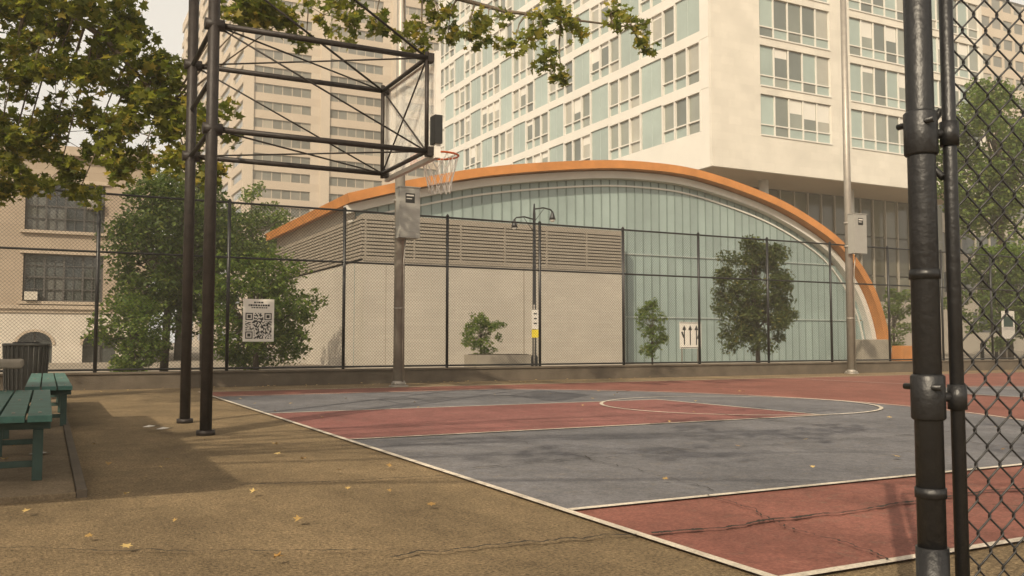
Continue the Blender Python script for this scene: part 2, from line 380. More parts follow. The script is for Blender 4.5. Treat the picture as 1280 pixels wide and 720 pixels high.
for (ya,yb,za,zb) in ((b0,b1,c0,c0+.05),(b0,b1,c1-.05,c1),(b0,b0+.05,c0+.05,c1-.05),(b1-.05,b1,c0+.05,c1-.05)): h.box(BX-.03,BX+.03,ya,yb,za,zb,'white')
my=(b0+b1)/2
for (ya,yb,za,zb) in ((my-.3,my+.3,3.25,3.3),(my-.3,my+.3,3.66,3.71),(my-.3,my-.25,3.3,3.66),(my+.25,my+.3,3.3,3.66)): h.box(BX+.008,BX+.012,ya,yb,za,zb,'white')
h.box(BX-.05,BX+.04,b0-.03,b0+.12,3.14,3.46,'black')
for y in (Y1,Y2):
    for z in (4.13,3.06): h.box(XE,BX-.03,y-.05,y+.05,z-.05,z+.05,'truss')
# rim, bracket, net
RZ=3.2; RX=BX+.38
h.box(BX+.03,BX+.16,my-.09,my+.09,RZ-.02,RZ+.02,'rim'); h.box(BX+.03,BX+.045,my-.1,my+.1,RZ-.14,RZ+.06,'rim')
ring=[(RX+.23*math.cos(t),my+.23*math.sin(t),RZ) for t in np.linspace(0,2*math.pi,33)]
h.tube(ring,.013,'rim',8,False)
for s_ in (-1,1): h.tube([(BX+.04,my+s_*.08,RZ-.13),(RX-.17,my+s_*.15,RZ-.012)],.008,'rim',6)
NL=[(.23,0),(.205,.11),(.175,.22),(.15,.33),(.135,.45)]
for s_ in (-1,1):
    for i in range(12):
        pts=[]
        for L_,(r_,dz) in enumerate(NL):
            a=2*math.pi*(i+.5*L_*s_)/12; pts.append((RX+r_*math.cos(a),my+r_*math.sin(a),RZ-.01-dz))
        h.tube(pts,.0045,'net',4,False)
h.obj('basketball_hoop')

# ---------------------------------------------------------------- benches, table, bin
def bench(y0,y1,dx=0):
    m=MB(); n=3
    for i in range(n):
        xa=-.42+dx+i*.15; m.box(xa,xa+.135,y0,y1,.42,.462,'bench')
    L=y1-y0
    for yy in (y0+.25,(y0+y1)/2,y1-.25):
        m.box(-.40+dx,.01+dx,yy-.03,yy+.03,.36,.418,'benchleg'); m.box(-.36+dx,-.31+dx,yy-.03,yy+.03,.035,.36,'benchleg'); m.box(-.09+dx,-.03+dx,yy-.04,yy+.04,.035,.36,'benchleg')
        m.box(-.36+dx,-.03+dx,yy-.015,yy+.015,.12,.16,'benchleg')
        for i in range(n):
            xa=-.42+dx+i*.15+.067; m.tube([(xa,yy,.462),(xa,yy,.468)],.012,'galv',8)
    m.obj('park_bench',.008)
bench(6.3,9.7,.03); bench(10.4,14.9,.24)
t=MB(); t.box(-1.25,-.2,9.85,10.75,.66,.74,'concrete'); t.box(-.85,-.6,10.1,10.4,.03,.66,'concrete'); t.box(-1.0,-.45,9.95,10.55,.03,.08,'concrete'); t.obj('game_table',.02)
t=MB(); bx,by=-.28,16.3
t.tube([(bx,by,.0),(bx,by,.06),(bx,by,.8),(bx,by,.86)],[.24,.27,.30,.31],'bin',20)
for i in range(26):
    a=2*math.pi*i/26; t.tube([(bx+.285*math.cos(a),by+.285*math.sin(a),.04),(bx+.325*math.cos(a),by+.325*math.sin(a),.86)],.012,'bin',4)
t.tube([(bx,by,.86),(bx,by,.9)],[.345,.335],'bin',20); t.tube([(bx,by,.9),(bx,by,.92)],[.2,.19],'black',20)
t.obj('trash_bin')

# ---------------------------------------------------------------- added canopy (out of frame, invented to cast the shadow on the left)
t=MB(); t.box(-6.5,-2.13,3.02,9.2,2.95,3.07,'white')
for (x,y) in ((-6.2,3.4),(-3.2,3.4),(-6.2,8.9),(-3.2,8.9)): t.tube([(x,y,0),(x,y,2.95)],.06,'galv',10)
t.obj('added_shade_canopy')

# ---------------------------------------------------------------- near gate
G=MB(); gx,gy=1.915,1.485
G.tube([(gx,gy,0),(gx,gy,2.7)],.033,'blackmetal',24); G.tube([(gx,gy,2.7),(gx,gy,2.76)],[.038,.01],'blackmetal',24)
G.tube([(gx,gy,0),(gx,gy,.42)],.038,'blackmetal',24)
dv=Vector((.93,-.37,0)).normalized(); gp=Vector((1.978,1.452,0))
def P(u,z,off=0): return gp+dv*u+Vector((0,0,z))+Vector((.37,.93,0)).normalized()*off
G.tube([P(0,.1),P(0,2.45)],.0165,'blackmetal',16); G.tube([P(1.3,.1),P(1.3,2.45)],.0165,'blackmetal',16)
G.tube([P(0,2.45),P(1.3,2.45)],.0165,'blackmetal',12); G.tube([P(0,.1),P(1.3,.1)],.0165,'blackmetal',12)
for z in (.78,1.43,2.2):
    G.tube([(gx,gy,z-.055),(gx,gy,z-.05),(gx,gy,z+.05),(gx,gy,z+.055)],[.036,.04,.04,.036],'blackmetal',24)
    G.tube([P(0,z-.03),P(0,z+.03)],.0225,'blackmetal',16)
    G.tube([(gx,gy,z),tuple(P(0,z))],.012,'blackmetal',10)
    G.tube([(gx-.02,gy-.055,z+.025),(gx-.02,gy+.05,z+.025)],.008,'blackmetal',8)
for z in (1.08,.55): G.tube([(gx,gy,z-.012),(gx,gy,z+.012)],.0365,'blackmetal',24)
G.tube([P(-.02,1.32),P(-.03,1.37,.05),P(-.02,1.46,.055),P(0,1.5,.03)],.009,'blackmetal',8)
# woven diamond mesh: neighbouring spiral wires swing in opposite phase and hook into each other
pw,hh=.031,.0415
for i in range(41):
    u0=.012+i*pw; pts=[]; kk=0; z=.12
    while z<2.43:
        right=((kk+i)%2==0)
        s_=1 if right else -1
        uc=u0+(pw if right else 0)+s_*.0022
        o_=.003*s_
        pts.append(P(uc-s_*.002,z-.005,-o_)); pts.append(P(uc,z,0)); pts.append(P(uc-s_*.002,z+.005,o_))
        z+=hh; kk+=1
    G.tube(pts,.0026,'blackmetal',5,False)
cp=[P(.33-.12*t_+.03*math.sin(t_*6),.72-.62*t_-.05*math.sin(t_*3),-.03) for t_ in np.linspace(0,1,16)]
G.tube([tuple(x) for x in cp],.008,'blackmetal',8)
G.obj('chain_link_gate')

# ---------------------------------------------------------------- arched building
prof=[(9.2,6.12),(11.46,6.77),(14.7,7.55),(19,8.2),(22,8.42),(25,8.3),(28.8,7.55),(31.5,6.6),(33.6,5.45),(35.2,3.75),(36.1,1.9),(36.5,-.05)]
def catmull(P_,n=8):
    out=[]
    for i in range(len(P_)-1):
        p0=P_[max(i-1,0)];p1=P_[i];p2=P_[i+1];p3=P_[min(i+2,len(P_)-1)]
        for j in range(n):
            t=j/n
            out.append(tuple(.5*((2*p1[a])+(-p0[a]+p2[a])*t+(2*p0[a]-5*p1[a]+4*p2[a]-p3[a])*t*t+(-p0[a]+3*p1[a]-3*p2[a]+p3[a])*t**3) for a in (0,1)))
    out.append(P_[-1]); return out
ap=catmull(prof)
def off_in(pl,d):
    o=[]
    for i in range(len(pl)):
        a=pl[max(i-1,0)];c_=pl[min(i+1,len(pl)-1)]; dx,dz=c_[0]-a[0],c_[1]-a[1]; l=math.hypot(dx,dz)
        o.append((pl[i][0]+dz/l*d,pl[i][1]-dx/l*d))
    return o
def band(mb,pa,pb,y0,y1,k):
    for i in range(len(pa)-1):
        A,B,C_,D=pa[i],pa[i+1],pb[i+1],pb[i]
        mb.poly([(A[0],y0,A[1]),(D[0],y0,D[1]),(C_[0],y0,C_[1]),(B[0],y0,B[1])],k)
        mb.poly([(A[0],y1,A[1]),(B[0],y1,B[1]),(C_[0],y1,C_[1]),(D[0],y1,D[1])],k)
        mb.poly([(A[0],y0,A[1]),(B[0],y0,B[1]),(B[0],y1,B[1]),(A[0],y1,A[1])],k,True)
        mb.poly([(D[0],y0,D[1]),(D[0],y1,D[1]),(C_[0],y1,C_[1]),(C_[0],y0,C_[1])],k,True)
    for i in (0,-1):
        A,D=pa[i],pb[i]; mb.poly([(A[0],y0,A[1]),(A[0],y1,A[1]),(D[0],y1,D[1]),(D[0],y0,D[1])],k)
A=MB()
i1=off_in(ap,.33); i2=off_in(ap,.37); i3=off_in(ap,.66)
band(A,ap,i1,30.2,43.6,'orange')
band(A,i2,i3,30.65,31.05,'whiteband')
i4=off_in(ap,.9); i5=off_in(ap,.97)
band(A,i4,i5,30.93,31.02,'whiteband')
def az(x): 
    for i in range(len(i3)-1):
        if i3[i][0]<=x<=i3[i+1][0]:
            t=(x-i3[i][0])/(i3[i+1][0]-i3[i][0]+1e-9); return i3[i][1]+(i3[i+1][1]-i3[i][1])*t
    return None
xs=np.arange(9.75,35.9,.42)
YG=31.0
for i,x in enumerate(xs):
    xb=min(x+.41,35.85); za,zb=az(x) or .3,az(xb) or .2
    za+=.1; zb+=.1
    for (l0,l1) in ((0,1.95),(2.0,4.6),(4.65,99)):
        if l0>=min(za,zb)-.1: continue
        A.poly([(x,YG,l0),(xb,YG,l0),(xb,YG,min(l1,zb)),(x,YG,min(l1,za))],'teal')
    A.box(x-.025,x+.008,YG-.04,YG+.02,0,(az(x) or .3)-.02,'tealrib')
for zz in (1.95,4.6):
    xe=max(x for x in xs if (az(x) or 0)>zz+.2)
    A.box(9.7,xe,YG-.06,YG-.042,zz,zz+.05,'tealhi')
A.box(9.75,9.8,31.1,43.5,0,5.9,'tile')
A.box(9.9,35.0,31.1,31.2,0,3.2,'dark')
bx0,bx1,by0=9.75,20.7,30.0
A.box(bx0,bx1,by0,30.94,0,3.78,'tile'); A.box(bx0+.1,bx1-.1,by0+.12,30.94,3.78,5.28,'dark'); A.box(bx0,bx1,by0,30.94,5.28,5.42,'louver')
A.box(bx0-.02,9.749,by0,43.4,0,3.78,'tile'); A.box(bx0-.02,9.748,by0,43.4,5.28,5.42,'louver')
zz=3.84
while zz<5.26:
    A.box(bx0-.03,bx1,by0-.01,by0+.08,zz,zz+.085,'louver'); A.box(bx0-.1,bx0-.03,by0,43.4,zz,zz+.085,'louver'); zz+=.125
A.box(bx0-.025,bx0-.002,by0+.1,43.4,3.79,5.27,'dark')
for x in np.arange(bx0+.05,bx1,1.82): A.box(x-.03,x+.03,by0-.02,by0+.1,3.78,5.28,'louver')
A.box(bx0+6.3,bx0+6.34,by0-.012,by0+.01,0,3.78,'louver'); A.box(bx0-.04,bx1+.02,by0-.03,by0+.02,3.76,3.83,'louver')
A.box(bx0+.8,bx0+.82,by0-.008,by0+.01,0,3.76,'louver')
A.obj('arched_building')
t=MB(); t.box(33.3,35.2,29.2,30.0,.02,1.05,'concrete'); t.box(36.3,38.4,29.5,30.1,.02,.75,'orange'); t.obj('concrete_planter',.03)
t=MB(); t.box(12.5,14.6,26.6,27.6,.02,.5,'concrete'); t.box(12.6,14.5,26.7,27.5,.5,.52,'darkbark'); t.obj('concrete_planter',.03)

# ---------------------------------------------------------------- facade helpers
def fb(mb,o,pl,u0,u1,w0,w1,z0,z1,k):
    if o=='y': mb.box(u0,u1,pl-w1,pl-w0,z0,z1,k)
    else: mb.box(pl-w1,pl-w0,u0,u1,z0,z1,k)
W=MB(); XC,YC,ZB=40.5,48.0,13.1; FH=3.6; NF=12
ZT=ZB+NF*FH+1
W.box(XC+.25,70-.2,YC+.25,97-.2,ZB+.3,ZT,'dark')
W.box(XC,70,YC,97,ZT,ZT+.8,'facade')
W.box(XC+.26,70,YC+.26,97,ZB-.02,ZB+.28,'soffit')
groups=[(45.0,52.0),(54.1,60.9),(63.0,69.6)]
fb(W,'y',YC,XC,70,-.25,0,ZB,15.75,'facade2')
for f_ in range(NF):
    z0=15.75+f_*FH; z1=z0+3.0
    fb(W,'y',YC,XC,70,-.25,0,z1,z0+FH,'facade2')
    prev=XC
    for (a,b_) in groups:
        fb(W,'y',YC,prev,a,-.25,-.002,z0,z1,'facade2'); prev=b_
        npn=5; wd=(b_-a)/npn
        for j in range(npn):
            ua=a+j*wd; kk='fteal' if (j in(0,) or (j==3 and f_%2)) else 'fglass'
            fb(W,'y',YC,ua+.04,ua+wd-.04,-.24,-.16,z0+.85,z1-.05,kk)
            fb(W,'y',YC,ua+.04,ua+wd-.04,-.24,-.155,z0+.05,z0+.78,'fteal' if random.random()<.7 else 'fglass')
            fb(W,'y',YC,ua-.05,ua+.05,-.24,-.06,z0,z1,'whiteband')
            if kk=='fglass' and random.random()<.45:
                bz=z1-.05-random.uniform(.3,1.4); fb(W,'y',YC,ua+.1,ua+wd-.1,-.158,-.15,bz,z1-.06,'facade')
        fb(W,'y',YC,a,b_,-.24,-.08,z0+.77,z0+.86,'whiteband'); fb(W,'y',YC,a,b_,-.24,.06,z0-.05,z0+.05,'whiteband')
        fb(W,'y',YC,b_-.06,b_,-.24,-.07,z0,z1,'whiteband')
    if prev<70: fb(W,'y',YC,prev,70,-.25,-.002,z0,z1,'facade2')
fb(W,'x',XC,YC+.26,97,-.25,0,ZB,15.75,'facade')
random.seed(11)
for f_ in range(NF):
    z0=15.75+f_*FH; z1=z0+2.95
    fb(W,'x',XC,YC+.26,97,-.25,.02,z1,z0+FH,'facade')
    fb(W,'x',XC,YC+.26,YC+1.2,-.25,0.0,z0,z1,'facade')
    y=YC+1.2; j=(f_//2)%2
    while y<96.9:
        win=(j%2==0); wd=4.4 if win else 2.8; ye=min(y+wd,97)
        if win:
            n_=3
            for q_ in range(n_):
                ua=y+(ye-y)*q_/n_; ub=y+(ye-y)*(q_+1)/n_
                fb(W,'x',XC,ua+.05,ub-.05,-.24,-.16,z0+.9,z1-.06,'fglass'); fb(W,'x',XC,ua+.05,ub-.05,-.24,-.15,z0+.05,z0+.8,'fteal' if q_ else 'fglass')
                fb(W,'x',XC,ua-.07,ua+.07,-.24,.03,z0,z1,'whiteband')
                if random.random()<.4:
                    bz=z1-.06-random.uniform(.3,1.3); fb(W,'x',XC,ua+.12,ub-.12,-.158,-.15,bz,z1-.07,'facade')
            fb(W,'x',XC,y,ye,-.24,.0,z0+.8,z0+.9,'whiteband')
            fb(W,'x',XC,ye-.12,ye+.06,-.24,.04,z0,z1,'whiteband'); fb(W,'x',XC,y,ye,-.24,.035,z1-.12,z1-.001,'whiteband')
        else:
            fb(W,'x',XC,y+.06,ye-.12,-.24,-.10,z0,z1,'fteal'); fb(W,'x',XC,(y+ye)/2-.03,(y+ye)/2+.03,-.24,-.08,z0,z1,'tealhi')
        y=ye; j+=1
W.box(44,70,53.2,96,0,ZB-.03,'dark')
for i,x in enumerate(np.arange(44,70,1.5)):
    for zz,ze in ((0,3.2),(3.25,6.5),(6.55,9.8),(9.85,13.0)):
        W.box(x+.05,x+1.45,53.05,53.2,zz+.05,ze-.02,'lobby')
    W.box(x-.05,x+.05,52.9,53.2,0,13.05,'grey')
W.box(43.2,43.98,52.8,96,0,ZB-.04,'beige'); 
for x in (47.5,56.5,65.5): W.tube([(x,50.5,0),(x,50.5,ZB)],.35,'facade',16)
W.box(60,70.5,50,52.5,0,4.2,'grey')
W.obj('white_office_tower')

# beige tower
T=MB(); TX,TY=26,140; TX1=62; FH2=2.75; NF2=26
T.box(TX+.4,TX1,TY+.4,216,0,NF2*FH2+1,'dark'); T.box(TX,TX1,TY,216,NF2*FH2+1,NF2*FH2+3,'beige')
for f_ in range(NF2):
    z0=f_*FH2
    fb(T,'y',TY,TX,TX1,-.4,0,z0,z0+1.3,'beige'); fb(T,'x',TX,TY+.41,216,-.4,0,z0,z0+1.3,'beige')
    x=TX; j=0
    while x<TX1-.1:
        xe=min(x+1.5,TX1)
        if j%8==7: fb(T,'y',TY,x,xe,-.4,-.002,z0+1.3,z0+FH2,'beige2')
        else:
            fb(T,'y',TY,x+.05,xe-.05,-.38,-.25,z0+1.3,z0+FH2-.02,'fglass2'); fb(T,'y',TY,x-.05,x+.05,-.38,-.2,z0+1.3,z0+FH2-.001,'beige2')
        x=xe; j+=1
    y=TY+.41; j=0
    while y<215.9:
        ye=min(y+3,216)
        if j%4==3: fb(T,'x',TX,y,ye,-.4,-.002,z0+1.3,z0+FH2,'beige2')
        else: fb(T,'x',TX,y+.1,ye-.1,-.38,-.25,z0+1.3,z0+FH2-.02,'fglass2')
        y=ye; j+=1
for x in (TX+.0,TX+12,TX+24): T.box(x,x+1.5,TY-.25,TY-.003,0,NF2*FH2,'beige2')
T.obj('beige_apartment_tower')

# old limestone building at left
O=MB(); OX1,OY=4.1,44.0; OX0=-30; OT=9.5
O.box(OX0,OX1-.3,OY+.35,75,0,OT,'dark')
def wall_row(z0,z1,wins,k):
    prev=OX0
    for (a,b_) in wins:
        fb(O,'y',OY,prev,a,-.35,0,z0,z1,k); prev=b_
    fb(O,'y',OY,prev,OX1,-.35,0,z0,z1,k)
wins=[(c_-1.58,c_+1.58) for c_ in (-27.4,-20.6,-13.8,-7,.6)]
wall_row(2.45,2.7,[],'lime'); wall_row(2.7,4.78,wins,'lime'); wall_row(4.78,5.8,[],'lime'); wall_row(5.8,7.95,wins,'lime'); wall_row(7.95,OT,[],'lime')
fb(O,'y',OY,OX0,OX1+.12,0.001,.22,2.36,2.52,'lime2'); fb(O,'y',OY,OX0,OX1+.06,0.001,.12,2.2,2.36,'lime2'); fb(O,'y',OY,OX0,OX1+.3,0.001,.35,OT-.35,OT+.05,'lime2')
for (a,b_) in wins:
    for (z0,z1) in ((2.7,4.78),(5.8,7.95)):
        fb(O,'y',OY,a-.16,b_+.16,.001,.1,z1,z1+.16,'lime2'); fb(O,'y',OY,a-.16,b_+.16,.001,.16,z0-.13,z0,'lime2')
        fb(O,'y',OY,a,b_,-.34,-.3,z0,z1,'dark')
        for j in range(4):
            ua=a+.06+j*(b_-a-.12)/4; ub=ua+(b_-a-.12)/4
            fb(O,'y',OY,ua,ub,-.29,-.27,z0+.05,(z0+z1)/2,'oldglass'); fb(O,'y',OY,ua,ub,-.27,-.25,(z0+z1)/2,z1-.05,'oldglass')
            fb(O,'y',OY,ua-.04,ua+.04,-.25,-.16,z0,z1,'wframe')
            fb(O,'y',OY,(ua+ub)/2-.015,(ua+ub)/2+.015,-.249,-.2,z0,z1,'wframe')
        fb(O,'y',OY,b_-.08,b_,-.25,-.16,z0,z1,'wframe')
        for q_ in (.0,.25,.5,.75,.97): 
            zc=z0+(z1-z0)*q_; fb(O,'y',OY,a,b_,-.248,-.18,zc,zc+(.07 if q_ in(0,.5,.97) else .03),'wframe')
O.box(1.45,2.0,OY-.3,OY+.25,6.86,7.24,'ac'); O.box(-.9,-.4,OY-.3,OY+.25,2.74,3.1,'ac')
for j in range(6): O.box(1.5,1.95,OY-.31,OY-.302,6.9+j*.05,6.92+j*.05,'wframe')
arches=[-14,-11.3,-8.6,-5.9,-3.2,-.45,2.1]
O.box(OX0,-15,OY-.05,OY+.3,0,2.2,'limew')
prev=-15
for cx in arches:
    r=.68
    O.box(prev,cx-r,OY-.05,OY+.3,0,2.2,'limew'); prev=cx+r
    ts=np.linspace(math.pi,0,13)
    for i in range(12):
        xa,xb=cx+r*math.cos(ts[i]),cx+r*math.cos(ts[i+1]); za,zb=.8+r*.85*math.sin(ts[i]),.8+r*.85*math.sin(ts[i+1])
        O.poly([(xa,OY-.05,za),(xb,OY-.05,zb),(xb,OY-.05,2.2),(xa,OY-.05,2.2)],'limew')
        O.poly([(xa,OY-.05,za),(xa,OY+.3,za),(xb,OY+.3,zb),(xb,OY-.05,zb)],'limew')
        f1=1.0;f2=1.18
        O.poly([(cx+r*f1*math.cos(ts[i]),OY-.09,.8+r*.85*f1*math.sin(ts[i])),(cx+r*f1*math.cos(ts[i+1]),OY-.09,.8+r*.85*f1*math.sin(ts[i+1])),(cx+r*f2*math.cos(ts[i+1]),OY-.09,.8+r*.85*f2*math.sin(ts[i+1])),(cx+r*f2*math.cos(ts[i]),OY-.09,.8+r*.85*f2*math.sin(ts[i]))],'lime2')
    O.box(cx-r,cx+r,OY+.31,OY+.33,0,2.1,'oldglass'); O.box(cx-.03,cx+.03,OY+.2,OY+.3,0,1.4,'wframe'); O.box(cx-r,cx+r,OY+.2,OY+.3,.75,.8,'wframe')
O.box(prev,OX1,OY-.05,OY+.3,0,2.2,'limew')
O.box(OX1-.3,OX1,OY+.301,75,0,OT,'lime')
O.obj('limestone_building')

# office block on right
Q=MB(); QX,QY=76,58; 
Q.box(QX+.3,130,QY+.3,100,0,16,'dark'); Q.box(QX,130.5,QY,100,15.6,16.6,'grey')
for f_ in range(4):
    z0=f_*3.9
    fb(Q,'y',QY,QX,130,-.3,0,z0,z0+1.9,'grey'); fb(Q,'x',QX,QY+.31,100,-.3,0,z0,z0+1.9,'grey')
    for x in np.arange(QX,130,2.2):
        fb(Q,'y',QY,x+.08,x+2.12,-.28,-.15,z0+1.9,z0+3.88,'oldglass'); fb(Q,'y',QY,x-.08,x+.08,-.28,-.03,z0+1.9,z0+3.9,'grey')
    for y in np.arange(QY+.31,99,2.2):
        fb(Q,'x',QX,y+.08,y+2.12,-.28,-.15,z0+1.9,z0+3.88,'oldglass')
Q.obj('grey_office_block')
Q=MB(); QX,QY=108,95
Q.box(QX+.3,160,QY+.3,130,0,60,'dark')
for f_ in range(18):
    z0=f_*3.3; fb(Q,'y',QY,QX,160,-.3,0,z0,z0+1.5,'beige2')
    for x in np.arange(QX,160,3): fb(Q,'y',QY,x+.3,x+2.9,-.28,-.15,z0+1.5,z0+3.28,'fglass2'); fb(Q,'y',QY,x-.3,x+.3,-.28,-.01,z0+1.5,z0+3.3,'beige2')
    fb(Q,'x',QX,QY+.31,130,-.3,0,z0,z0+3.3,'beige2')
Q.obj('cream_apartment_block')

# ---------------------------------------------------------------- street lamp, signs
S=MB(); lx,ly=12.67,23.0
S.tube([(lx,ly,0),(lx,ly,.5),(lx,ly,.55),(lx,ly,4.7),(lx,ly,5.0)],[.11,.10,.06,.042,.018],'blackmetal',12)
for (dx,zt) in ((-.66,4.55),(.62,4.86)):
    S.tube([(lx,ly,zt-.02),(lx+dx*.5,ly,zt+.04),(lx+dx*.9,ly,zt),(lx+dx,ly,zt-.07)],.022,'blackmetal',8); e=(lx+dx,ly)
    S.tube([(*e,zt-.05),(*e,zt-.12),(*e,zt-.22),(*e,zt-.30)],[.025,.05,.08,.10],'blackmetal',14); S.tube([(*e,zt-.30),(*e,zt-.36)],[.09,.04],'white',14)
    S.tube([(lx,ly,zt-.4),(lx+dx*.55,ly,zt+.03)],.010,'blackmetal',5)
S.obj('street_lamp')
S=MB(); S.tube([(12.5,22.7,0),(12.5,22.7,2.0)],.025,'galv',8); S.box(12.4,12.62,22.655,22.67,1.3,1.85,'white'); S.box(12.4,12.62,22.655,22.67,1.05,1.28,'yellow')
for z in (1.72,1.58,1.44): S.box(12.46,12.56,22.650,22.654,z,z+.04,'black')
S.obj('parking_sign')
S=MB(); sx,sy=20.0,25.0; S.box(sx-.47,sx+.47,sy-.02,sy,.7,1.62,'white')
for (a,b_,c_,d_) in ((sx-.45,sx+.45,.72,.74),(sx-.45,sx+.45,1.58,1.60)): S.box(a,b_,sy-.025,sy-.021,c_,d_,'black')
for i,dx in enumerate((-.28,-.02,.25)):
    S.box(sx+dx-.022,sx+dx+.022,sy-.026,sy-.022,.82,1.36,'black')
    S.poly([(sx+dx-.09,sy-.024,1.34),(sx+dx+.09,sy-.024,1.34),(sx+dx,sy-.024,1.52)],'black')
S.poly([(sx-.42,sy-.0245,1.25),(sx-.3,sy-.0245,1.02),(sx-.26,sy-.0245,1.06),(sx-.36,sy-.0245,1.3)],'black')
S.poly([(sx+.27,sy-.0245,1.06),(sx+.31,sy-.0245,1.02),(sx+.42,sy-.0245,1.25),(sx+.36,sy-.0245,1.3)],'black')
for dx in (-.35,.35): S.tube([(sx+dx,sy+.03,0),(sx+dx,sy+.03,1.65)],.025,'galv',8)
S.obj('lane_arrow_sign')
S=MB(); sx,sy=32.2,21.5; S.tube([(sx,sy,0),(sx,sy,2.2)],.03,'galv',8); S.box(sx-.3,sx+.45,sy-.05,sy-.03,1.05,2.1,'white'); S.box(sx-.2,sx+.35,sy-.055,sy-.051,1.5,1.9,'benchleg'); S.obj('information_sign')
for i,(x,y) in enumerate([(41.5,29),(43.2,29.4),(45,29.8)]):
    S=MB(); S.tube([(x,y,0),(x,y,.85),(x,y,.92)],[.09,.09,.04],'blackmetal',10); S.obj('bollard')

# ---------------------------------------------------------------- trees
def tree(name,x,y,h,cz,rx,rz,ncl,lpc,lsize,lm,tr,clr,shape=DIAMOND,bark='darkbark',seed=1,skirt=0):
    random.seed(seed); np.random.seed(seed)
    m=MB(); m.tube([(x,y,0),(x+random.uniform(-.05,.05)*h*.3,y,h*.35),(x+random.uniform(-.1,.1),y+.05,cz),(x,y,cz+rz*.8)],[tr,tr*.8,tr*.5,tr*.12],bark,10)
    C=[];Rr=[]
    for i in range(ncl):
        while True:
            d=np.random.uniform(-1,1,3)
            if .25<np.linalg.norm(d)<1: break
        nrm=np.linalg.norm(d); d=d/nrm*(nrm**.6)
        lump=.82+.3*math.sin(3*math.atan2(d[1],d[0])+seed)*random.random()
        c_=(x+d[0]*rx*lump,y+d[1]*rx*lump,cz+d[2]*rz*(.9+.2*random.random()))
        C.append(c_); Rr.append(clr*random.uniform(.6,1.3))
        if i%2==0:
            st=(x,y,max(.3*h,cz-rz*.6+random.uniform(0,rz*.7)))
            mid=((st[0]+c_[0])/2,(st[1]+c_[1])/2,(st[2]+c_[2])/2-.08*rz)
            m.tube([st,mid,c_],[tr*.3,tr*.18,tr*.05],bark,5,False)
    m.leaves(C,Rr,[int(lpc*(r/clr)**2) for r in Rr],lsize,shape,lm)
    return m.obj(name)
tree('locust_tree',2.9,26.5,5.6,3.3,1.8,2.2,110,95,.14,'leaf_g',.12,.45,seed=2)
tree('locust_tree',5.0,24.5,3.6,1.75,1.9,1.5,120,95,.12,'leaf_l',.08,.36,seed=3)
tree('locust_tree',2.0,25.0,2.2,1.1,1.0,.9,65,90,.11,'leaf_l',.06,.3,seed=4)
tree('locust_tree',4.4,29.5,6.0,3.6,1.9,2.1,85,100,.15,'leaf_g',.12,.45,seed=14)
tree('locust_tree',9.2,47.0,10,6.6,2.3,2.4,60,120,.2,'leaf_l',.15,.6,seed=5)
tree('locust_tree',5.9,48.0,10,6.6,3.0,3.2,80,120,.2,'leaf_g',.2,.7,seed=6)
tree('pear_tree',23.1,25.0,4.7,2.55,1.65,2.15,160,130,.11,'leaf_d',.09,.36,seed=7,shape=OVAL)
tree('young_tree',19.1,26.0,2.6,1.4,.66,1.1,70,44,.09,'leaf_l',.035,.17,seed=8)
tree('young_tree',12.9,27.1,2.0,1.2,.85,.72,65,46,.09,'leaf_l',.035,.18,seed=9)
tree('young_tree',40.0,33,3.8,2.2,1.2,1.6,60,60,.14,'leaf_l',.06,.3,seed=10)
tree('pear_tree',45.5,30.5,15,11.0,3.8,4.2,140,140,.24,'leaf_l',.25,.85,seed=12)
tree('pear_tree',38.5,25.5,5.4,3.0,2.5,2.3,110,130,.17,'leaf_l',.12,.5,seed=13)

# big sycamore: trunk out of frame at left, branches overhang the court
random.seed(21); np.random.seed(21)
B=MB(); tx,ty=-4.6,12.5
B.tube([(tx,ty,-.1),(tx+.03,ty,.5),(tx+.1,ty+.1,3),(tx+.2,ty+.2,5.2),(tx,ty,8),(tx-.3,ty+.2,11)],[.5,.36,.31,.27,.16,.05],'bark',16)
near=[(-.6,13.8,3.95,.6),(-.5,13.6,4.8,.7),(0,13.5,3.75,.5),(0,13.4,4.6,.6),(.5,13.2,4.75,.5),(.6,13.2,4.0,.46),(1.1,12.95,4.25,.42),(1.15,12.9,3.7,.36),(1.5,12.8,4.0,.28),
 (.1,13.4,5.4,.6),(.75,13.1,5.3,.4),(-.4,13.7,3.3,.36),(.1,13.5,3.25,.25),(.75,13.1,3.4,.26),(1.6,12.7,3.5,.22),(1.85,12.6,4.0,.22),(2.2,12.5,5.6,.3),(1.3,12.9,4.7,.3),(-.8,13.8,5.6,.6),(2.6,12.7,5.75,.28),(1.85,12.7,3.3,.16),(-.6,13.8,2.95,.22),(.35,13.4,3.0,.14),(.4,13.3,5.9,.5),(2.9,12.8,5.55,.2)]
mid_=[(3.5,12.8,5.75,.25),(3.9,12.6,5.5,.18),(4.2,12.5,5.7,.22),(4.6,12.3,5.5,.22),(4.85,12.2,5.2,.16),(5.2,12.05,5.7,.25),(5.7,11.75,5.75,.26),(6.05,11.55,5.4,.2),(6.45,11.35,5.12,.18),(6.62,11.2,4.82,.13),(6.35,11.3,5.6,.2),(6.9,11.1,5.7,.22),(7.3,10.9,5.8,.2),(7.6,10.75,5.6,.16),(7.75,10.7,5.3,.11),(3.3,13,5.35,.12),(5.45,11.9,5.4,.15),(5.0,12.1,5.98,.25),(6.6,11.3,5.95,.25),(3.8,12.7,6.0,.2)]
limb1=[(tx+.2,ty+.2,5.0),(-2.6,13.0,5.9),(-.6,13.4,5.9),(.6,13.1,5.0),(1.4,12.9,4.1)]
limb2=[(tx+.2,ty+.2,5.2),(-2,12.6,7.0),(1.5,12.7,7.0),(4.2,12.4,6.3),(6.0,11.8,5.9),(7.6,10.8,5.6)]
